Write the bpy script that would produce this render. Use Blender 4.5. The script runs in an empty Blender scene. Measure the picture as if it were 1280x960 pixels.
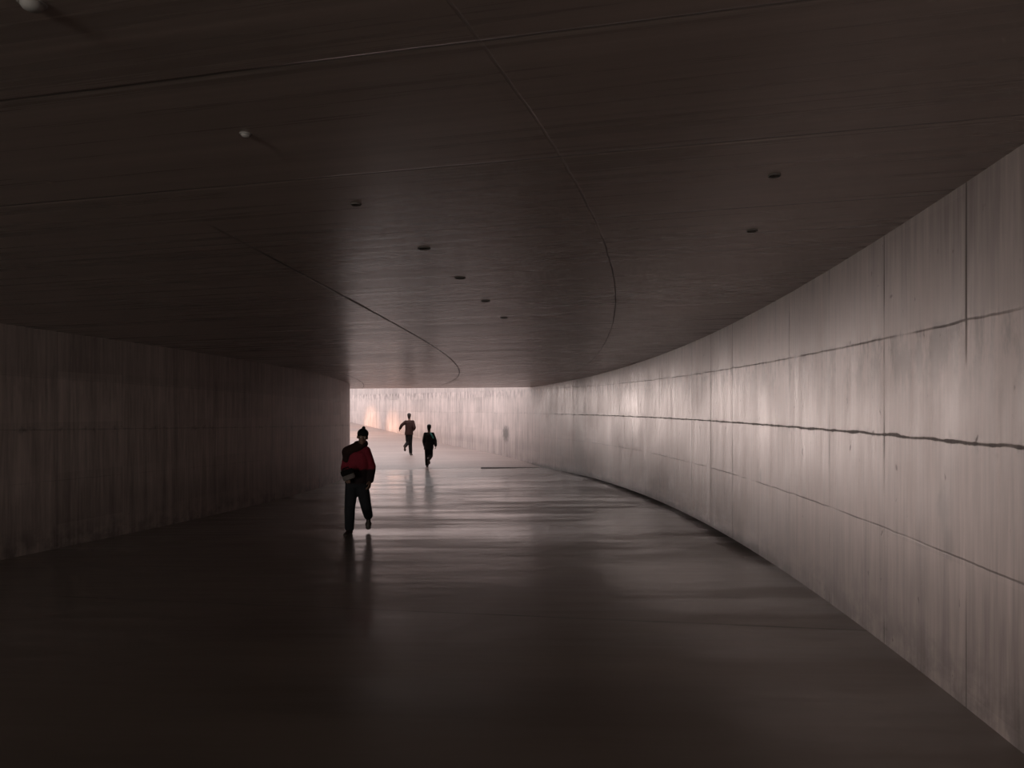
import bpy, bmesh, math, random
import numpy as np
from mathutils import Vector, Matrix
random.seed(7)
sc = bpy.context.scene
C = sc.collection
CAM_Z = 1.65          # eye height above the floor at the right wall

# ------------------------------------------------------------------ plan of the tunnel
def hermite(pts):
    pts = sorted(pts)
    ys = [p[0] for p in pts]; xs = [p[1] for p in pts]; n = len(pts)
    m = []
    for i in range(n):
        if i == 0: m.append((xs[1]-xs[0])/(ys[1]-ys[0]))
        elif i == n-1: m.append((xs[-1]-xs[-2])/(ys[-1]-ys[-2]))
        else: m.append((xs[i+1]-xs[i-1])/(ys[i+1]-ys[i-1]))
    def f(y):
        y = min(max(y, ys[0]), ys[-1])
        for i in range(n-1):
            if y <= ys[i+1]:
                h = ys[i+1]-ys[i]; t = (y-ys[i])/h
                return ((2*t**3-3*t*t+1)*xs[i] + (t**3-2*t*t+t)*h*m[i]
                        + (-2*t**3+3*t*t)*xs[i+1] + (t**3-t*t)*h*m[i+1])
        return xs[-1]
    return f
_circ = lambda y: -56.83+math.sqrt(59.97**2-(y-12.0)**2)
xr = hermite([(y, _circ(y)) for y in range(-16, 23, 2)] +
             [(27, 1.02), (31, -.5), (37, -2.9), (43.5, -6.3), (52, -11.7), (64, -21)])
xl = hermite([(-16, -15), (-10, -12.6), (-3, -9.7), (4, -7.75), (9.3, -6.61), (13, -5.82), (17, -5.32),
              (20.6, -5.2), (25, -5.63), (30, -7.15), (36, -9.9), (43, -14), (52, -21), (64, -32)])
FY = 26.8                                   # where the polished floor stops and the ramp starts
CY = (27.4, 28.0)                           # outer edge of the ceiling slab (left, right)
zfloor = lambda x: .0144*(x-2.5)
zceil = lambda x: CAM_Z+1.387+.0119*(x-2.5)
_ramp = hermite([(FY, 0), (31, .24), (37, .42), (43.5, .86), (52, 1.66), (64, 2.8)])
def zramp(x, y):
    k = max(0, 1-(y-FY)/4)
    return _ramp(y)+k*zfloor(x)

# ------------------------------------------------------------------ node helpers
class X:
    """tiny expression wrapper around float sockets"""
    def __init__(s, nt, v): s.nt, s.v = nt, v
    def _m(s, op, *o, clamp=False):
        n = s.nt.nodes.new('ShaderNodeMath'); n.operation = op; n.use_clamp = clamp
        for i, a in enumerate((s,)+o):
            a = a.v if isinstance(a, X) else a
            if isinstance(a, (int, float)): n.inputs[i].default_value = a
            else: s.nt.links.new(a, n.inputs[i])
        return X(s.nt, n.outputs[0])
    def __add__(s, o): return s._m('ADD', o)
    def __radd__(s, o): return s._m('ADD', o)
    def __sub__(s, o): return s._m('SUBTRACT', o)
    def __rsub__(s, o): return (s*-1)+o
    def __mul__(s, o): return s._m('MULTIPLY', o)
    def __rmul__(s, o): return s._m('MULTIPLY', o)
    def __truediv__(s, o): return s._m('DIVIDE', o)
    def abs(s): return s._m('ABSOLUTE')
    def max(s, o): return s._m('MAXIMUM', o)
    def min(s, o): return s._m('MINIMUM', o)
    def floor(s): return s._m('FLOOR')
    def clamp(s): return s._m('ADD', 0, clamp=True)
    def ramp(s, a, b):
        n = s.nt.nodes.new('ShaderNodeMapRange'); n.interpolation_type = 'SMOOTHSTEP'; n.clamp = True
        if a > b:
            n.inputs[1].default_value, n.inputs[2].default_value = b, a
            n.inputs[3].default_value, n.inputs[4].default_value = 1, 0
        else:
            n.inputs[1].default_value, n.inputs[2].default_value = a, b
        s.nt.links.new(s.v, n.inputs[0]); return X(s.nt, n.outputs[0])
    def near(s, c, w):                       # 1 on the line s==c, 0 beyond w
        return (s-c).abs().ramp(w, w*.35)
    def repeat(s, period, phase, w):         # lines every period
        n = ((s-phase)/period)
        return ((n-(n+.5).floor()).abs()*period).ramp(w, w*.35)
def noise(nt, x, y, z=None, scale=1, detail=3, rough=.55, seed=0.0):
    cb = nt.nodes.new('ShaderNodeCombineXYZ')
    for i, a in enumerate((x, y, z)):
        if a is None: cb.inputs[i].default_value = seed
        else: nt.links.new(a.v, cb.inputs[i])
    n = nt.nodes.new('ShaderNodeTexNoise'); n.inputs['Scale'].default_value = scale
    n.inputs['Detail'].default_value = detail; n.inputs['Roughness'].default_value = rough
    nt.links.new(cb.outputs[0], n.inputs['Vector'])
    return X(nt, n.outputs[0])
def new_mat(name):
    m = bpy.data.materials.new(name); m.use_nodes = True
    nt = m.node_tree; return m, nt, nt.nodes['Principled BSDF']
def mixcol(nt, f, a, b):
    n = nt.nodes.new('ShaderNodeMix'); n.data_type = 'RGBA'
    nt.links.new(f.v, n.inputs[0])
    for i, c in ((6, a), (7, b)):
        if isinstance(c, tuple): n.inputs[i].default_value = (*c, 1)
        else: nt.links.new(c, n.inputs[i])
    return n.outputs[2]
def scalecol(nt, col, f):
    n = nt.nodes.new('ShaderNodeVectorMath'); n.operation = 'SCALE'
    nt.links.new(col, n.inputs[0]); nt.links.new(f.v, n.inputs[3]); return n.outputs[0]
def bump(nt, h, dist, strength, bs):
    n = nt.nodes.new('ShaderNodeBump'); n.inputs['Distance'].default_value = dist
    n.inputs['Strength'].default_value = strength
    nt.links.new(h.v, n.inputs['Height']); nt.links.new(n.outputs[0], bs.inputs['Normal'])
    if bs.inputs['Coat Weight'].is_linked: nt.links.new(n.outputs[0], bs.inputs['Coat Normal'])
def xyz(nt, kind):
    t = nt.nodes.new('ShaderNodeTexCoord'); s = nt.nodes.new('ShaderNodeSeparateXYZ')
    nt.links.new(t.outputs[kind], s.inputs[0]); return [X(nt, o) for o in s.outputs]

# ------------------------------------------------------------------ materials of the shell
WALL_R = dict(col=(.50, .435, .425), dark=(.34, .295, .285))
def wall_material(name, side):
    m, nt, bs = new_mat(name)
    x, y, z = xyz(nt, 'Object')
    u, v = y, z-CAM_Z
    streak = noise(nt, u*7, v*.35, seed=1.3, scale=1, detail=5, rough=.62)
    fine = noise(nt, u*26, v*1.4, seed=5.1, scale=1, detail=3)
    cloud = noise(nt, u*.9, v*1.1, seed=2.2, scale=1, detail=4, rough=.6)
    grain = noise(nt, u*34, v*24, seed=7.7, scale=1, detail=3)
    # every board panel has its own tone
    pu = ((u-4.16)/1.2).floor(); 
    pv = ((v+.116-.0195*(u-4.16))/.72).floor()
    tone = noise(nt, pu*3.7, pv*5.3, seed=.5, scale=1, detail=0)
    wob = (noise(nt, u*3, v*3, seed=9.1, scale=1, detail=3)-.5)
    # joints
    vert = u.repeat(1.2, 4.16, .013)
    if side == 'right':
        n1 = v-(.59+.029*(u-4.16)); n2 = v-(-.116+.0195*(u-4.16)); n3 = v-(-.80+.0115*(u-4.16))
    else:
        n1 = v-.62; n2 = v+.1; n3 = v+.82
    vr = vert*noise(nt, u*.8, v*1.1, seed=4.4, scale=1, detail=2).ramp(.40, .62)
    fade = u.ramp(30, 22)*.85+.15
    l1 = (n1+wob*.03).near(0, .009)*noise(nt, u*1.5, v*0+7, seed=3, scale=1, detail=3).ramp(.3, .6)*.7*fade
    thick = noise(nt, u*2.6, v*0+1, seed=3, scale=1, detail=4, rough=.7)
    l2 = ((n2+wob*.035).abs()-(thick-.47).max(0)*.06).ramp(.010, .003)*thick.ramp(.25, .5)*fade
    l3 = (n3+wob*.025).near(0, .008)*fade*noise(nt, u*.9, v*0+4, seed=3, scale=1, detail=3).ramp(.36, .56)*.8
    # grime smear hanging around the middle joint
    smear = (n2+noise(nt, u*22, v*0, seed=17, scale=1, detail=3)*.10-.05).abs().ramp(.09, 0)*noise(nt, u*9, v*6, seed=6, scale=1, detail=4).ramp(.52, .72)*.8
    # damp patches in the upper row, darker blotches near the floor
    damp = n1.ramp(-.62, -.05)*n1.ramp(.06, -.02)*noise(nt, u*5, v*1.5, seed=8, scale=1, detail=5, rough=.7).ramp(.44, .60)
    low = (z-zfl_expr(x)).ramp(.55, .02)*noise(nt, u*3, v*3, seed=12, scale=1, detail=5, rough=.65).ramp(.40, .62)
    pit = noise(nt, u*11, v*8, seed=31, scale=1, detail=2, rough=.5).ramp(.70, .76)
    joint = vr.max(pit*.55).max(l1).max(l2).max(l3)*(1 if side == 'right' else .4)
    f = (streak-.5)*1.8+(fine-.5)*1.2+(cloud-.5)*.8+(tone-.5)*.5+.58
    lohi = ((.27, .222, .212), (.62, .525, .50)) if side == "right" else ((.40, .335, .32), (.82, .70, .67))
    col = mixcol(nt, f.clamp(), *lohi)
    k = (1-joint*.62)*(1-smear*.5)*(1-damp*(.55 if side == 'right' else .12))*(1-n1.ramp(-.03, .05)*.20)*(1-n3.ramp(.05, -.40)*.22)*(1-low*.40)  # shade above the upper and below the lower joint painted into the colour
    if side == 'right':
        # dirty marks the photo shows on this wall
        def patch(cu, cv, wu, wv, amt, seed):
            e = ((u-cu)/wu); g = ((v-cv)/wv)
            d = (e*e+g*g)._m('SQRT')+(noise(nt, u*14, v*7, seed=seed, scale=1, detail=4)-.5)*1.1
            return 1-d.ramp(1.1, .35)*amt
        k = k*patch(30.4, -.48, .46, .42, .72, 21)          # soot patch by the ramp
        k = k*patch(4.45, -.52, .09, .17, .30, 22)*patch(4.38, -.74, .07, .13, .30, 23)
        k = k*patch(22.7, -.3, .75, 3.2, .42, 24)*patch(25.5, .6, 1.0, .8, .25, 25)
        k = k*patch(8.85, -.68, .04, .16, .5, 26)
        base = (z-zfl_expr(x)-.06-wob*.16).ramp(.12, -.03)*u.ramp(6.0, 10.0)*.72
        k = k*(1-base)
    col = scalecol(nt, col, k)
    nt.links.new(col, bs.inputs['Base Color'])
    r = (.50+(streak-.5)*.2+(cloud-.5)*.2+joint*.3)
    nt.links.new(r.v, bs.inputs['Roughness'])
    bs.inputs['Specular IOR Level'].default_value = .35
    bump(nt, grain*.05+fine*.10+streak*.12-joint*.8, .012, .35, bs)
    return m
def zfl_expr(x): return (x-2.5)*.0144

def ceiling_material():
    m, nt, bs = new_mat('board_marked_soffit')
    x, y, z = xyz(nt, 'Object')
    t = x*.208+y*.978                        # across the boards
    s = y*.208-x*.978                        # along the boards
    boards = noise(nt, s*.10, t*9, seed=1, scale=1, detail=5, rough=.65)
    b2 = noise(nt, s*.35, t*22, seed=2, scale=1, detail=4)
    cloud = noise(nt, s*.5, t*.7, seed=3, scale=1, detail=4)
    pan = noise(nt, ((t-2.48)/1.17).floor()*3.1, s*0, seed=3, scale=1, detail=0)
    wob = noise(nt, s*2, t*3, seed=4, scale=1, detail=3)-.5
    cross = (t+wob*.012).repeat(1.17, 2.48, .011); lip = (t+wob*.012).repeat(1.17, 2.505, .013)
    pale = noise(nt, s*.55, t*.3, seed=6, scale=1, detail=2)
    dirt = noise(nt, s*.7, t*.3, seed=8, scale=1, detail=3).ramp(.36, .52)
    def curve(pts, deg, w, y0, y1):
        c = np.polyfit([p[0] for p in pts], [p[1] for p in pts], deg)
        e = y*0+float(c[0])
        for k in c[1:]: e = e*y+float(k)
        return (x-e+wob*.02).near(0, w)*y.ramp(y0-.2, y0)*y.ramp(y1+.2, y1)
    c1 = curve([(2.33, -.19), (2.58, -.1), (3.76, .25), (4.87, .54), (7.3, 1.07), (10.4, 1.45), (14, 1.66), (18.1, 1.8), (22, 1.55)], 4, .010, -20, 24)
    c2 = curve([(7.8, -1.76), (10.1, -1.57), (13.4, -1.34), (16.7, -1.3), (20.3, -1.5), (24.4, -2.2)], 3, .022, 5, 26)
    c3 = curve([(18, -4.55), (20.9, -4.62), (25.3, -5.2), (27, -5.6)], 2, .02, 17, 28)
    curves = c1.max(c2).max(c3)*(y.ramp(3.2, 5.5)*.7+.3)
    amp = y.ramp(4, 15)*.65+.35
    f = ((boards-.5)*2.9+(b2-.5)*1.1)*amp+(cloud-.5)*.6+(pan-.5)*.6+.5
    col = mixcol(nt, f.clamp(), (.24, .20, .183), (.60, .50, .46))
    col = scalecol(nt, col, (1-cross*(dirt*.35+.5)*(y.ramp(2, 6)*.4+.6))*(1-curves*.7*noise(nt, x*.6, y*.6, seed=11, scale=1, detail=2).ramp(.25, .55)))
    col = mixcol(nt, lip*(pale.ramp(.42, .60)*.75+.12), col, (.62, .54, .50))
    nt.links.new(col, bs.inputs['Base Color'])
    r = .29+(boards-.5)*.26+(cloud-.5)*.10+curves*.3
    nt.links.new(r.v, bs.inputs['Roughness'])
    bs.inputs['Specular IOR Level'].default_value = .5
    bump(nt, (boards*.5+b2*.25)*amp+pan*.3-cross*.6-curves*.8, .012, .3, bs)
    return m

def floor_material():
    m, nt, bs = new_mat('polished_damp_floor')
    x, y, z = xyz(nt, 'Object')
    t = x*.06+y*.998; s = y*.06-x*.998
    wave = noise(nt, s*.22, t*1.5, seed=1, scale=1, detail=5, rough=.6)
    fine = noise(nt, s*.6, t*7, seed=2, scale=1, detail=4, rough=.6)
    cloud = noise(nt, s*.35, t*.4, seed=3, scale=1, detail=4)
    joint = (x*.208+y*.978+(noise(nt, s, t, seed=5, scale=1)-.5)*.03).repeat(7.02, 6.15, .02)
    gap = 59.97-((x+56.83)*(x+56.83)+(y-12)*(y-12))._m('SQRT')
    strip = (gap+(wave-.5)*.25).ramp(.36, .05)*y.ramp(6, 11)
    film = (wave*.6+cloud*.4).ramp(.40, .60)                # damp film, glossier
    col = mixcol(nt, (cloud*.6+fine*.4), (.18, .148, .130), (.34, .285, .255))
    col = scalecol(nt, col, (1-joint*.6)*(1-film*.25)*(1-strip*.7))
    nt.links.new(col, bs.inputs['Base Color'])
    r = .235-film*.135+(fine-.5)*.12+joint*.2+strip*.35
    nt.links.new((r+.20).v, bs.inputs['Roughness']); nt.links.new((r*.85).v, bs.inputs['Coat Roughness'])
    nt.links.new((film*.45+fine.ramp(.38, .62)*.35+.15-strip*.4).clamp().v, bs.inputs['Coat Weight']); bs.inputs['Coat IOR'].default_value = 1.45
    bs.inputs['Specular IOR Level'].default_value = .5
    bump(nt, wave*.8+fine*.20-joint*.15, .02, .17, bs)
    return m

def plain_concrete(name, lo, hi, rough=.75, along=(1, 1)):
    m, nt, bs = new_mat(name)
    x, y, z = xyz(nt, 'Object')
    a = noise(nt, x*along[0], y*along[1], z, scale=1, detail=5, rough=.6)
    g = noise(nt, x*12, y*12, z*12, scale=1, detail=3)
    col = mixcol(nt, (a*.7+g*.3).ramp(.3, .7), lo, hi)
    nt.links.new(col, bs.inputs['Base Color']); bs.inputs['Roughness'].default_value = rough
    bump(nt, a*.4+g*.3, .01, .3, bs)
    return m
def cloth(name, col, rough=.85, spec=.2, below=None):
    m, nt, bs = new_mat(name)
    x, y, z = xyz(nt, 'Object')
    a = noise(nt, x*9, y*9, z*6, scale=1, detail=4)
    w = noise(nt, x*160, y*160, z*160, scale=1, detail=1)
    c = mixcol(nt, (a*.7+w*.3).ramp(.25, .75), tuple(k*.7 for k in col), tuple(min(1, k*1.25) for k in col))
    if below: c = mixcol(nt, (z+(a-.5)*.15).ramp(below[0], below[0]+.04), below[1], c)   # colour-blocked garment
    nt.links.new(c, bs.inputs['Base Color']); bs.inputs['Roughness'].default_value = rough
    bs.inputs['Specular IOR Level'].default_value = spec
    bump(nt, a*.7+w*.2, .02, .4, bs)
    return m

# ------------------------------------------------------------------ object helpers
def link_mesh(name, verts, faces, mat, parent=None, smooth=False):
    me = bpy.data.meshes.new(name); me.from_pydata(verts, [], faces); me.update()
    bm = bmesh.new(); bm.from_mesh(me); bmesh.ops.recalc_face_normals(bm, faces=bm.faces); bm.to_mesh(me); bm.free()
    if smooth:
        for p in me.polygons: p.use_smooth = True
    o = bpy.data.objects.new(name, me); C.objects.link(o); me.materials.append(mat)
    if parent: o.parent = parent
    return o
def struct(o, label=None):
    o['kind'] = 'structure'
    if label: o['label'] = label
    return o
def tag(o, label, cat, group=None):
    o['label'] = label; o['category'] = cat
    if group: o['group'] = group
    return o
def frange(a, b, d):
    n = max(1, int(round((b-a)/d))); return [a+(b-a)*i/n for i in range(n+1)]

def strip_solid(rows):
    """rows of equal-length vertex loops -> closed solid"""
    V = []; F = []; k = len(rows[0])
    for r in rows: V += r
    for i in range(len(rows)-1):
        for j in range(k):
            a = i*k+j; b = i*k+(j+1) % k
            F.append((a, b, b+k, a+k))
    F.append(tuple(range(k))[::-1]); F.append(tuple(range((len(rows)-1)*k, len(rows)*k)))
    return V, F

# walls: inner face follows the plan, .35 m thick, tall retaining walls beyond the ceiling
def wall(name, fx, out, mat, y0, y1, yend, ztrench):
    ys = frange(y0, y1, .4); rows = []
    for y in ys:
        x = fx(y); d = (fx(y+.05)-fx(y-.05))/.1; n = Vector((out, -out*d)).normalized()*.35
        covered = y < yend
        zt_ = ztrench+(max(0, y-35)*.2 if out > 0 else 0)      # unseen wall top raised to keep sky out of floor reflections
        zb = (zfloor(x) if y < FY else zramp(x, y))
        zt = zceil(x)+.30 if covered else zt_
        zi = zceil(x) if covered else zt_-.02
        rows.append([(x, y, zb-.30), (x, y, zb), (x, y, zi), (x, y, zt), (x+n.x, y+n.y, zt), (x+n.x, y+n.y, zb-.30)])
    V, F = strip_solid(rows)
    return struct(link_mesh(name, V, F, mat, smooth=False))
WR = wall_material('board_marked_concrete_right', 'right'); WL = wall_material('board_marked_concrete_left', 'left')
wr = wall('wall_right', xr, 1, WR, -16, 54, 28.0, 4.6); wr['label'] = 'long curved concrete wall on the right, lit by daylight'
wl = wall('wall_left', xl, -1, WL, -16, 54, 27.4, 4.6); wl['label'] = 'dark curved concrete wall on the left'
for o in (wr, wl):
    for p in o.data.polygons: p.use_smooth = True
    o.data.set_sharp_from_angle(angle=math.radians(30))

# ceiling slab
rows = []
for k in frange(0, 1, .012):
    yl = -16+(CY[0]+16)*k; yr = -16+(CY[1]+16)*k
    a = Vector((xl(yl)-.02, yl)); b = Vector((xr(yr)+.02, yr))
    bot = [(a.x+(b.x-a.x)*q, a.y+(b.y-a.y)*q) for q in frange(0, 1, .1)]
    rows.append([(x, y, zceil(x)) for x, y in bot]+[(x, y, zceil(x)+.55) for x, y in bot[::-1]])
V, F = strip_solid(rows)
ceil = struct(link_mesh('ceiling', V, F, ceiling_material()), 'dark board-marked concrete ceiling')
# floor slab (polished) and the ramp beyond it
rows = []
for y in frange(-16, FY, .6):
    xs = frange(xl(y), xr(y), 1)
    xs = [xl(y)+(xr(y)-xl(y))*q/8 for q in range(9)]
    rows.append([(x, y, zfloor(x)) for x in xs]+[(x, y, zfloor(x)-.3) for x in xs[::-1]])
V, F = strip_solid(rows)
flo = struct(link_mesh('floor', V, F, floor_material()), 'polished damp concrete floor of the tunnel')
rows = []
for y in frange(FY, 54, .6):
    xs = [xl(y)+(xr(y)-xl(y))*q/8 for q in range(9)]
    rows.append([(x, y, zramp(x, y)) for x in xs]+[(x, y, zramp(x, y)-.3) for x in xs[::-1]])
V, F = strip_solid(rows)
RAMP = plain_concrete('ramp_concrete', (.20, .152, .140), (.30, .232, .215), .5, (.3, 1.6))
ramp = struct(link_mesh('floor_ramp', V, F, RAMP), 'matte concrete ramp rising out of the tunnel')
# added wall closing the unseen rear end against sky light
a, b = xl(-16), xr(-16)
V = [(x, y, z) for y in (-16.3, -16) for x, z in ((a-.3, zfloor(a)-.3), (b+.3, zfloor(b)-.3), (b+.3, zceil(b)+.55), (a-.3, zceil(a)+.55))]
struct(link_mesh('wall_back', V, [(0, 1, 2, 3), (7, 6, 5, 4), (0, 4, 5, 1), (1, 5, 6, 2), (2, 6, 7, 3), (3, 7, 4, 0)], WL))

# ------------------------------------------------------------------ small fixtures
DARK = plain_concrete('dark_iron', (.02, .018, .017), (.05, .045, .042), .6)
PALE = plain_concrete('pale_plaster', (.32, .29, .28), (.42, .39, .38), .6, (6, 6))
GREY = plain_concrete('grey_mortar', (.10, .085, .08), (.17, .145, .138), .6, (9, 9))
PLUG = plain_concrete('plug_mortar', (.05, .042, .04), (.09, .076, .072), .6, (9, 9))
def lathe(name, prof, mat, parent=None, n=24, sx=1, sy=1, smooth=True):
    V = []; F = []
    for r, z in prof:
        for i in range(n):
            a = 2*math.pi*i/n; V.append((r*math.cos(a)*sx, r*math.sin(a)*sy, z))
    for j in range(len(prof)-1):
        for i in range(n):
            F.append((j*n+i, j*n+(i+1) % n, (j+1)*n+(i+1) % n, (j+1)*n+i))
    F.append(tuple(range(n))); F.append(tuple(range((len(prof)-1)*n, len(prof)*n)))
    return link_mesh(name, V, F, mat, parent, smooth)
def empty(name, loc, rz=0):
    o = bpy.data.objects.new(name, None); C.objects.link(o); o.location = loc; o.rotation_euler = (0, 0, rz)
    o.empty_display_size = .1
    return o
def on_ceiling(px, py):
    h = 1.37
    for _ in range(4):
        d = 900*h/(528-py); x = (px-640)*d/900; h = zceil(x)-CAM_Z
    return x, d, zceil(x)
# the two pale domed caps
for (px, py, R, lab) in ((40, 3, .028, 'pale domed cap on the dark ceiling, larger one in the top left corner'),
                         (307, 167, .018, 'pale domed cap on the dark ceiling, smaller one above the left wall')):
    x, y, z = on_ceiling(px, py)
    t = empty('pale_knob', (x, y, z), .4); tag(t, lab, 'cap', 'pale caps on the ceiling')
    lathe('flange', [(R*1.25, .001), (R*1.25, -.003), (R, -.004)], PALE, t, sx=1.25)
    lathe('dome', [(R, -.003), (R*.96, -R*.45), (R*.75, -R*.8), (R*.4, -R), (R*.1, -R*1.04)], PALE, t, sx=1.25)
# mortar plugs of the form-tie holes
plug = None
for (px, py, R, lab) in ((530, 310, .05, 'dark round mortar plug in the ceiling, just nearer than the ringed plug'),
                         (445, 255, .032, 'small dark mortar plug in the ceiling at the edge of the shaded half'),
                         (575, 347, .05, 'ringed mortar plug in the ceiling between the two curved seams'),
                         (607, 376, .05, 'mortar plug in the ceiling just beyond the ringed plug'),
                         (968, 219, .035, 'mortar plug in the ceiling nearest the right wall'),
                         (940, 288, .04, 'faint mortar plug in the ceiling behind the one nearest the right wall'),
                         (630, 397, .05, 'farthest mortar plug in the ceiling, right of the inner curved seam')):
    x, y, z = on_ceiling(px, py)
    t = empty('ceiling_plug', (x, y, z), random.uniform(0, 6)); tag(t, lab, 'plug', 'mortar plugs in the ceiling')
    lathe('rim', [(R, .002), (R, -.006), (R*.85, -.009), (R*.72, -.005), (R*.72, .002)], GREY, t)
    lathe('disc', [(R*.72, .002), (R*.70, -.003), (R*.3, -.0045), (R*.05, -.005)], PLUG, t)
# channel drain at the foot of the right wall, where the ramp starts
gx0, gx1, gy = -1.15, 1.03, FY-.14
t = empty('channel_drain', (gx0, gy, zfloor(-.1)+.001)); tag(t, 'dark narrow channel drain across the floor at the foot of the right wall', 'drain')
def boxes(bl):
    V = []; F = []
    for (x0, y0, z0, x1, y1, z1) in bl:
        k = len(V)
        V += [(x, y, z) for z in (z0, z1) for x, y in ((x0, y0), (x1, y0), (x1, y1), (x0, y1))]
        F += [tuple(k+i for i in f) for f in ((3, 2, 1, 0), (4, 5, 6, 7), (0, 1, 5, 4), (1, 2, 6, 5), (2, 3, 7, 6), (3, 0, 4, 7))]
    return V, F
L = gx1-gx0-.01
V, F = boxes([(0, -.10, -.01, L, -.085, .016), (0, .085, -.01, L, .10, .016), (0, -.10, -.01, .015, .10, .016), (L-.015, -.10, -.01, L, .10, .016)])
link_mesh('frame', V, F, DARK, t)
V, F = boxes([(.02+i*.04, -.085, -.01, .035+i*.04, .085, .014) for i in range(int((L-.06)/.04))])
link_mesh('grating', V, F, DARK, t)

# ------------------------------------------------------------------ people
class Blob:
    def __init__(s): s.bm = bmesh.new()
    def ell(s, c, r, rot=None):
        M = Matrix.Translation(Vector(c)) @ (rot.to_4x4() if rot else Matrix()) @ Matrix.Diagonal((*r, 1))
        n, m, nv = 18, 11, s.bm.verts.new
        rows = [[nv(M @ Vector((math.sin(math.pi*j/m)*math.cos(2*math.pi*i/n), math.sin(math.pi*j/m)*math.sin(2*math.pi*i/n), math.cos(math.pi*j/m)))) for i in range(n)] for j in range(1, m)]
        a, z = nv(M @ Vector((0, 0, 1))), nv(M @ Vector((0, 0, -1)))
        for i in range(n):
            k = (i+1) % n
            s.bm.faces.new((a, rows[0][i], rows[0][k])); s.bm.faces.new((z, rows[-1][k], rows[-1][i]))
            for A, B in zip(rows[:-1], rows[1:]): s.bm.faces.new((A[i], B[i], B[k], A[k]))
        return s
    def cap(s, p0, r0, p1, r1, flat=1.0):
        p0, p1 = Vector(p0), Vector(p1); d = p1-p0; L = d.length
        q = d.to_track_quat('Z', 'Y').to_matrix().to_4x4()
        V = []
        n = 18
        M = Matrix.Translation(p0) @ q
        vs = [[s.bm.verts.new(M @ Vector((r*math.cos(2*math.pi*i/n), r*flat*math.sin(2*math.pi*i/n), z))) for i in range(n)] for r, z in ((r0, 0), (r1, L))]
        for i in range(n):
            s.bm.faces.new((vs[0][i], vs[0][(i+1) % n], vs[1][(i+1) % n], vs[1][i]))
        s.bm.faces.new(vs[0][::-1]); s.bm.faces.new(vs[1])
        s.ell(p0, (r0, r0*flat, r0), q.to_3x3()); s.ell(p1, (r1, r1*flat, r1), q.to_3x3())
        return s
    def chain(s, pts):
        for (p0, r0), (p1, r1) in zip(pts[:-1], pts[1:]): s.cap(p0, r0, p1, r1)
        return s
    def loft(s, rings, side):
        """rings: (centre, half width, half depth); width runs along side"""
        n = 28; prev = None; side = Vector(side).normalized(); fr = Vector((-side.y, side.x, 0))
        vs = []
        for c, a, b in rings:
            c = Vector(c)
            vs.append([s.bm.verts.new(c+side*a*math.cos(2*math.pi*i/n)+fr*b*math.sin(2*math.pi*i/n)) for i in range(n)])
        for A, B in zip(vs[:-1], vs[1:]):
            for i in range(n): s.bm.faces.new((A[i], A[(i+1) % n], B[(i+1) % n], B[i]))
        s.bm.faces.new(vs[0][::-1]); s.bm.faces.new(vs[-1]); return s
    def build(s, name, mat, parent, voxel=.01, smooth=3):
        bmesh.ops.recalc_face_normals(s.bm, faces=s.bm.faces)
        me = bpy.data.meshes.new(name); s.bm.to_mesh(me); s.bm.free()
        o = bpy.data.objects.new(name, me); C.objects.link(o)
        r = o.modifiers.new('r', 'REMESH'); r.mode = 'VOXEL'; r.voxel_size = voxel; r.use_smooth_shade = True
        if smooth:
            k = o.modifiers.new('s', 'SMOOTH'); k.factor = .5; k.iterations = smooth
        dg = bpy.context.evaluated_depsgraph_get()
        m2 = bpy.data.meshes.new_from_object(o.evaluated_get(dg)); m2.name = name
        o.modifiers.clear(); o.data = m2; bpy.data.meshes.remove(me)
        for p in m2.polygons: p.use_smooth = True
        m2.materials.clear(); m2.materials.append(mat); o.parent = parent
        return o

SKIN = cloth('skin_tone', (.20, .115, .085), .55, .4)
EYE = cloth('eye_white', (.5, .48, .45), .3, .5)
def head_frame(face, up=(0, 0, 1)):
    f = Vector(face).normalized(); u = Vector(up).normalized(); r = f.cross(u).normalized(); u = r.cross(f)
    return Matrix((r, f, u)).transposed()         # columns: right, forward, up
def add_head(b, c, M):
    P = lambda x, y, z: Vector(c)+M @ Vector((x, y, z))
    b.ell(P(0, -.008, .022), (.073, .092, .092), M)            # skull
    b.ell(P(0, .030, -.040), (.054, .058, .066), M)            # face and jaw
    b.ell(P(0, .068, -.088), (.022, .020, .018), M)            # chin
    b.cap(P(0, .084, .006), .009, P(0, .104, -.030), .014)     # nose
    b.ell(P(0, .084, -.060), (.024, .010, .009), M)            # lips
    for s in (-1, 1):
        b.ell(P(s*.030, .078, .022), (.020, .012, .008), M)    # brow
        b.ell(P(s*.038, .062, -.022), (.022, .020, .018), M)   # cheek
        b.ell(P(s*.075, -.006, -.006), (.010, .020, .032), M)  # ear
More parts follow.
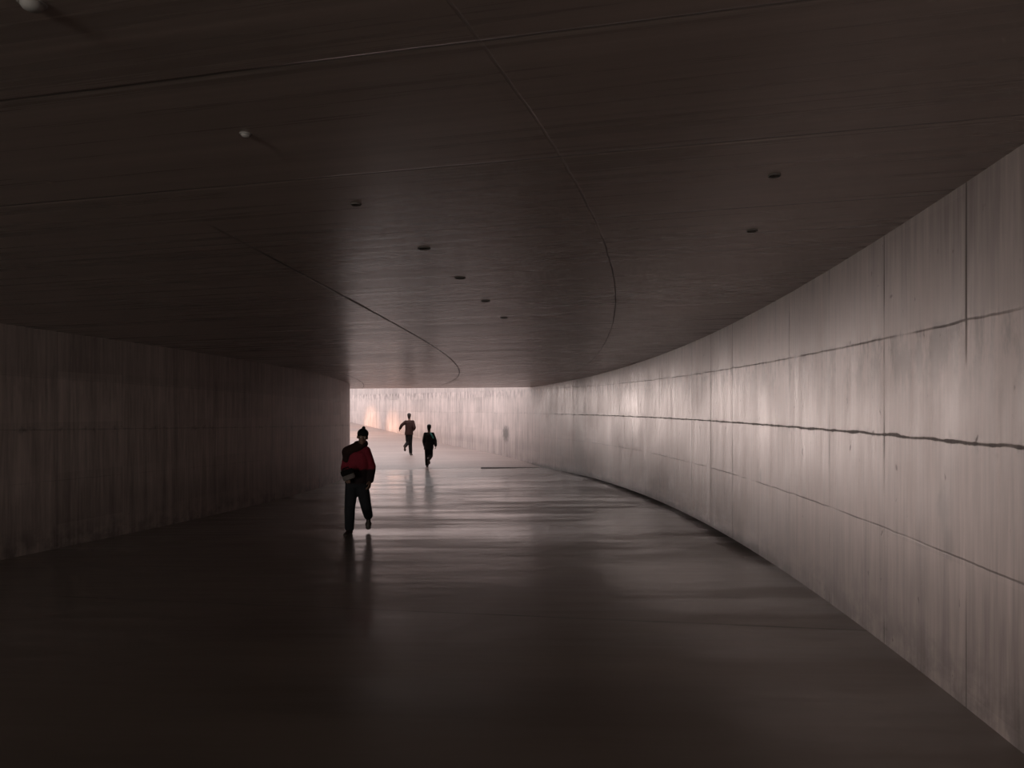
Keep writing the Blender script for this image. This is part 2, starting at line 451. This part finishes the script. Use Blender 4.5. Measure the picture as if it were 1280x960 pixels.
def add_hand(b, wrist, d, n, s):
    """d along the hand, n palm normal, s=+1/-1 side of the thumb along d x n"""
    d = Vector(d).normalized(); n = Vector(n); n = (n-d*n.dot(d)).normalized(); w = d.cross(n).normalized()
    wr = Vector(wrist); R = Matrix((w, d, n)).transposed()
    b.ell(wr+d*.050, (.040, .055, .017), R)
    b.cap(wr-d*.02, .025, wr+d*.03, .027)
    for k, L in zip((-1.5, -.5, .5, 1.5), (.060, .075, .070, .052) if s < 0 else (.052, .070, .075, .060)):
        p0 = wr+d*.088+w*k*.0195
        p1 = p0+(d*.92+n*.35).normalized()*L*.5; p2 = p1+(d*.6+n*.8).normalized()*L*.32; p3 = p2+(d*.15+n*1).normalized()*L*.28
        b.chain([(p0, .0095), (p1, .009), (p2, .0085), (p3, .0078)])
    q0 = wr+d*.028+w*s*.030; q1 = q0+(d*.7+w*s*.65+n*.25).normalized()*.042; q2 = q1+(d*.95+w*s*.1+n*.35).normalized()*.032
    b.chain([(q0, .0135), (q1, .0115), (q2, .0095)])
def foot_shape(b, ankle, toe_dir, grow=0, pitch=0):
    t = Vector(toe_dir).normalized(); a = Vector(ankle); side = Vector((-t.y, t.x, 0)).normalized(); up = side.cross(t)*-1
    if up.z < 0 and abs(t.z) < .7: up = -up
    R = Matrix((side, t, up)).transposed()
    heel = a-up*.045-t*.045; ball = a-up*.055+t*.115; toe = a-up*.06+t*.165
    g = grow
    b.ell(heel, (.032+g, .036+g, .032+g), R); b.ell(ball, (.044+g, .05+g, .024+g), R); b.ell(toe, (.036+g, .032+g, .018+g), R)
    b.cap(heel, .03+g, ball, .024+g); b.cap(a, .034+g, ball+up*.012, .022+g); b.cap(a, .036+g, heel, .032+g)

def person(name, loc, J, label, mats, face, head_face=None, opts=()):
    """J: joints in metres from loc. left/right = picture left/right"""
    J = {k: Vector(v) for k, v in J.items()}
    root = empty(name, loc); tag(root, label, 'person')
    face = Vector(face).normalized(); side = (J['shoulder_r']-J['shoulder_l']); side.z = 0; side.normalize()
    up = J['chest']-J['pelvis']
    hM = head_frame(head_face or face, J['head']-J['neck']+Vector((0, 0, .12)))
    mid = (J['shoulder_l']+J['shoulder_r'])/2
    def limb(b, g, a, e, w, ra, re, rw, end=1.0):
        b.chain([(J[a], ra+g), (J[a].lerp(J[e], .5), (ra+re)/2+g+.002), (J[e], re+g), (J[e].lerp(J[w], .3*end), re*.98+g), (J[e].lerp(J[w], end), rw+g)])
    # ---- body, one continuous surface
    b = Blob()
    add_head(b, J['head'], hM)
    b.chain([(J['head']+Vector((0, 0, -.05)), .052), (J['neck'], .054), (mid+Vector((0, 0, -.01)), .06)])
    b.loft([(J['pelvis']-up*.22, .13, .10), (J['pelvis'], .155, .115), (J['pelvis'].lerp(J['chest'], .5), .13, .095), (J['chest'], .15, .105), (mid-up*.06, .15, .09), (mid+up*.06, .09, .06)], side)
    for s in 'lr':
        b.cap(mid, .06, J['shoulder_'+s], .05)
        limb(b, 0, 'shoulder_'+s, 'elbow_'+s, 'wrist_'+s, .048, .036, .026)
        fd = J['wrist_'+s]-J['elbow_'+s]
        inward = (J['pelvis']-J['wrist_'+s]); inward.z = 0
        if ('palm_'+s) in J: inward = J['palm_'+s]
        n_ = inward-fd.normalized()*inward.dot(fd.normalized()); w_ = fd.normalized().cross(n_.normalized())
        add_hand(b, J['wrist_'+s], fd, inward, 1 if w_.dot(face) > 0 else -1)
        limb(b, 0, 'hip_'+s, 'knee_'+s, 'ankle_'+s, .078, .052, .036)
        foot_shape(b, J['ankle_'+s], J['toe_'+s])
    body = b.build('body', mats['skin'], root, .0085 if loc[1] < 20 else .011, 2)
    for s in (-1, 1):
        e = lathe('eye', [(.002, -.0115), (.008, -.0085), (.0115, 0), (.008, .0085), (.002, .0115)], EYE, root, 12)
        e.location = J['head']+hM @ Vector((s*.030, .074, .006))
    # ---- trousers
    b = Blob()
    b.loft([(J['pelvis']-up*.25, .135, .115), (J['pelvis'], .172, .135), (J['pelvis']+up*.22, .160, .125)], side)
    for s in 'lr':
        limb(b, .022, 'hip_'+s, 'knee_'+s, 'ankle_'+s, .080, .060, .050, mats.get('trouser_end', .93))
    b.build('trousers', mats['trousers'], root, .010, 4)
    # ---- jacket
    b = Blob(); ln = mats.get('hem', .12); fl = mats.get('flare', 1.0)
    low = J['pelvis']-up*ln
    b.loft([(low, .185*fl, .15*fl), (J['pelvis'], .185*(.5+fl/2), .15), (J['pelvis'].lerp(J['chest'], .5), .168, .135), (J['chest'], .18, .14), (mid-up*.06, .175, .12), (mid+up*.04, .115, .088), (mid+up*.12, .072, .07)], side)
    for s in 'lr':
        b.cap(mid, .075, J['shoulder_'+s], .07)
        limb(b, .024, 'shoulder_'+s, 'elbow_'+s, 'wrist_'+s, .052, .044, .032, .95)
    b.build('jacket', mats['jacket'], root, .010, 4)
    # ---- shoes
    for s in 'lr':
        b = Blob(); foot_shape(b, J['ankle_'+s], J['toe_'+s], .008)
        b.cap(J['ankle_'+s], .044, J['ankle_'+s].lerp(J['knee_'+s], .10), .046)
        b.build('shoe', mats['shoe'], root, .008, 2)
    return root, J, hM, mid, up, side

def cap_hat(root, J, hM, mat, brim=True, knit=False):
    P = lambda x, y, z: J['head']+hM @ Vector((x, y, z))
    b = Blob(); b.ell(P(0, -.012, .050), (.086, .104, .080), hM)
    b.ell(P(0, -.055, .005), (.076, .055, .070), hM)
    if not (brim or knit): b.ell(P(0, -.050, -.055), (.064, .045, .075), hM)
    if brim: b.ell(P(0, .115, .045), (.06, .055, .010), hM)
    if knit: b.ell(P(0, -.01, .14), (.028, .028, .026), hM)
    return b.build('hat' if (brim or knit) else 'hair', mat, root, .007, 3)

RED = cloth('red_jacket', (.21, .02, .034), below=(.99, (.022, .013, .014))); BLACK = cloth('black_cloth', (.013, .0115, .012), .9, .1); NAVY = cloth('dark_trousers', (.022, .022, .026))
BROWN = cloth('brown_jacket', (.034, .015, .013)); CHAR = cloth('charcoal_coat', (.022, .019, .019)); BAG = cloth('grey_canvas', (.16, .135, .13))
SHOE = cloth('brown_leather', (.05, .032, .026), .5, .4); TEAL = cloth('teal_band', (.12, .42, .38)); HAIR = cloth('dark_hair', (.018, .012, .010), .6, .4)
SCARF = cloth('dark_brown_scarf', (.03, .014, .011))

# near walker, coming towards the camera
px, py = -2.46, 11.06
R0, J, hM, mid, up, side = person('person', (px, py, zfloor(px)), dict(
    head=(.185, -.10, 1.500), neck=(.135, -.03, 1.375), chest=(.085, .02, 1.12), pelvis=(.070, .03, .80),
    shoulder_l=(-.055, .03, 1.265), elbow_l=(-.115, .05, 1.015), wrist_l=(-.045, -.18, .90), palm_l=(.6, .3, -.4),
    shoulder_r=(.215, -.01, 1.285), elbow_r=(.290, .07, 1.03), wrist_r=(.285, -.02, .83),
    hip_l=(-.005, .03, .775), knee_l=(-.020, -.05, .42), ankle_l=(-.045, .03, .075), toe_l=(-.10, -1, -.02),
    hip_r=(.145, .03, .775), knee_r=(.225, -.03, .435), ankle_r=(.195, .30, .245), toe_r=(.05, -.45, -.9)),
    'person in a red and black jacket and knit hat stepping forward by the left wall',
    dict(skin=SKIN, jacket=RED, trousers=NAVY, shoe=SHOE, hem=.05), (.1, -1, 0), (.25, -1, -.15))
cap_hat(R0, J, hM, BLACK, brim=False, knit=True)
b = Blob()                                     # scarf slung from the neck over the shoulder
b.chain([(J['neck']+Vector((.045, -.03, .02)), .062), (mid+Vector((-.02, -.05, .05)), .085), (J['shoulder_l']+Vector((-.0, -.05, -.0)), .095), (J['shoulder_l']+Vector((-.02, -.07, -.10)), .06)])
b.cap(J['neck']+Vector((.06, .01, .02)), .06, J['neck']+Vector((-.05, .03, .0)), .065)
b.build('scarf', SCARF, R0, .010, 4)
# the bag is carried at the hip: a thing of its own
bag = empty('shoulder_bag', (px+.045, py-.335, zfloor(px)+.865)); tag(bag, 'grey canvas bag held at the hip of the person in red', 'bag')
bag.rotation_euler = (0, math.radians(-20), .1)
b = Blob(); b.loft([((0, 0, .005), .075, .030), ((0, 0, .02), .095, .042), ((0, 0, .10), .092, .040), ((0, 0, .14), .085, .026), ((0, 0, .15), .08, .013)], (1, 0, 0)); b.build('pouch', BAG, bag, .008, 2)
b = Blob(); b.loft([((0, -.020, .08), .090, .030), ((0, -.018, .12), .096, .036), ((0, -.008, .16), .09, .026)], (1, 0, 0)); b.build('flap', BLACK, bag, .008, 2)
b = Blob(); b.chain([((-.05, 0, .155), .009), ((-.04, 0, .19), .009), ((.04, 0, .19), .009), ((.05, 0, .155), .009)]); b.build('handle', BLACK, bag, .006, 1)

# far pair on the ramp
D = 31.0; x0 = (513-640)*D/900; z0 = zramp(x0, D)
q = D/900; P = lambda a, c, dy=0: ((a-513)*q, dy, (568-c)*q)
R1, J, hM, mid, up, side = person('person', (x0, D, z0), dict(
    head=P(511.3, 519.0, .05), neck=P(511.4, 523.4, .03), chest=P(511.6, 532, 0), pelvis=P(511.2, 541.0, .0),
    shoulder_l=P(507.0, 526.6), elbow_l=P(502.6, 530.4, -.06), wrist_l=P(499.6, 534.8, .08),
    shoulder_r=P(516.0, 526.4), elbow_r=P(518.4, 533.5, -.10), wrist_r=P(516.4, 536.4, .12),
    hip_l=P(509.4, 541.6), knee_l=P(509.6, 552.5, .02), ankle_l=P(507.6, 556.8, -.36), toe_l=(0, .55, -.85),
    hip_r=P(513.0, 541.6), knee_r=P(512.4, 554.2, .10), ankle_r=P(513.4, 565.4, .0), toe_r=(.15, 1, -.05)),
    'person in a brown jacket running up the ramp with one elbow out',
    dict(skin=SKIN, jacket=BROWN, trousers=BLACK, shoe=SHOE, hem=.20), (0, 1, 0))
cap_hat(R1, J, hM, HAIR, brim=False)

D = 27.3; x0 = (534-640)*D/900; z0 = zramp(x0, D)
q = D/900; P = lambda a, c, dy=0: ((a-534)*q, dy, (584-c)*q)
R2, J, hM, mid, up, side = person('person', (x0, D, z0), dict(
    head=P(536.2, 534.6, .05), neck=P(536.2, 538.9, .03), chest=P(536.6, 548, 0), pelvis=P(536.0, 558, .0),
    shoulder_l=P(531.8, 543), elbow_l=P(530.2, 551.5, -.05), wrist_l=P(531.0, 558.5, .06),
    shoulder_r=P(540.8, 543), elbow_r=P(544.0, 550.8, -.06), wrist_r=P(544.4, 557.0, .04),
    hip_l=P(534.0, 559.2), knee_l=P(533.6, 570.5, .06), ankle_l=P(533.9, 581.4, .0), toe_l=(-.05, 1, -.05),
    hip_r=P(538.0, 559.2), knee_r=P(538.4, 570.0, .0), ankle_r=P(537.6, 573.0, -.34), toe_r=(0, .5, -.87)),
    'person in a long dark coat with a teal shoulder band, walking where the ramp begins',
    dict(skin=SKIN, jacket=CHAR, trousers=BLACK, shoe=SHOE, hem=.42, flare=.98), (0, 1, 0))
cap_hat(R2, J, hM, HAIR, brim=False)
b = Blob()
b.chain([(J['shoulder_r']+Vector((-.075, -.06, .055)), .026), (J['shoulder_r']+Vector((-.02, -.105, -.03)), .030), (J['shoulder_r']+Vector((.035, -.11, -.14)), .026)])
b.build('shoulder_band', TEAL, R2, .008, 2)['label'] = 'teal band over the right shoulder'

# ------------------------------------------------------------------ camera
cam = bpy.data.cameras.new('camera'); co = bpy.data.objects.new('camera', cam); C.objects.link(co)
co.location = (0, 0, CAM_Z); co.rotation_euler = (math.pi/2, 0, 0)
cam.sensor_width = 36; cam.lens = 36*900/1280; cam.shift_y = 48/1280; cam.clip_end = 300
sc.camera = co

# ------------------------------------------------------------------ light
w = bpy.data.worlds.new('overcast'); sc.world = w; w.use_nodes = True
bg = w.node_tree.nodes['Background']; bg.inputs[0].default_value = (1.0, .93, .93, 1); bg.inputs[1].default_value = 2.45
def lamp(name, kind, loc, target, energy, col, **kw):
    l = bpy.data.lights.new(name, kind); l.energy = energy; l.color = col
    for k, v in kw.items(): setattr(l, k, v)
    o = bpy.data.objects.new(name, l); C.objects.link(o); o.location = loc
    o.rotation_euler = (Vector(target)-Vector(loc)).to_track_quat('-Z', 'Y').to_euler(); return o
# added area lamp for dim fill, unseen at the closed rear end
lamp('rear_fill_lamp', 'AREA', (-8.5, -15.5, 1.6), (-5, 0, 1.6), 820, (1, .98, .88), shape='RECTANGLE', size=7, size_y=2.4)
# added unseen spots standing for low sun: two warm patches at far wall foot
for tx, ty, tz in ((-9.55, 48.8, 1.45), (-7.6, 45.6, 1.1)):
    lamp('added_warm_spot', 'SPOT', (tx-6.5, ty-.5, tz+1.6), (tx, ty, tz), 1700, (1, .52, .30), spot_size=math.radians(28), spot_blend=1, shadow_soft_size=.1)

lamp('added_warm_spot', 'SPOT', (-13.2, 45.5, 4.4), (-8.6, 43.2, .85), 1300, (1, .5, .28), spot_size=math.radians(48), spot_blend=1, shadow_soft_size=.3)  # another added unseen spot, warms the ramp
for az, e in ((18, 3.1), (23, .78), (27, .65)):      # hazy low sun, spread along the horizon
    lamp('low_sun_in_haze', 'SUN', (-25, 60, 6), (-25+math.sin(math.radians(az)), 60-math.cos(math.radians(az)), 6-.026), e, (1, .82, .76), angle=math.radians(6.5))

sc.cycles.max_bounces = 16; sc.cycles.diffuse_bounces = 10; sc.cycles.glossy_bounces = 8
sc.cycles.sample_clamp_indirect = 6
sc.cycles.use_denoising = True
sc.view_settings.view_transform = 'Standard'; sc.view_settings.look = 'None'
sc.view_settings.exposure = 0
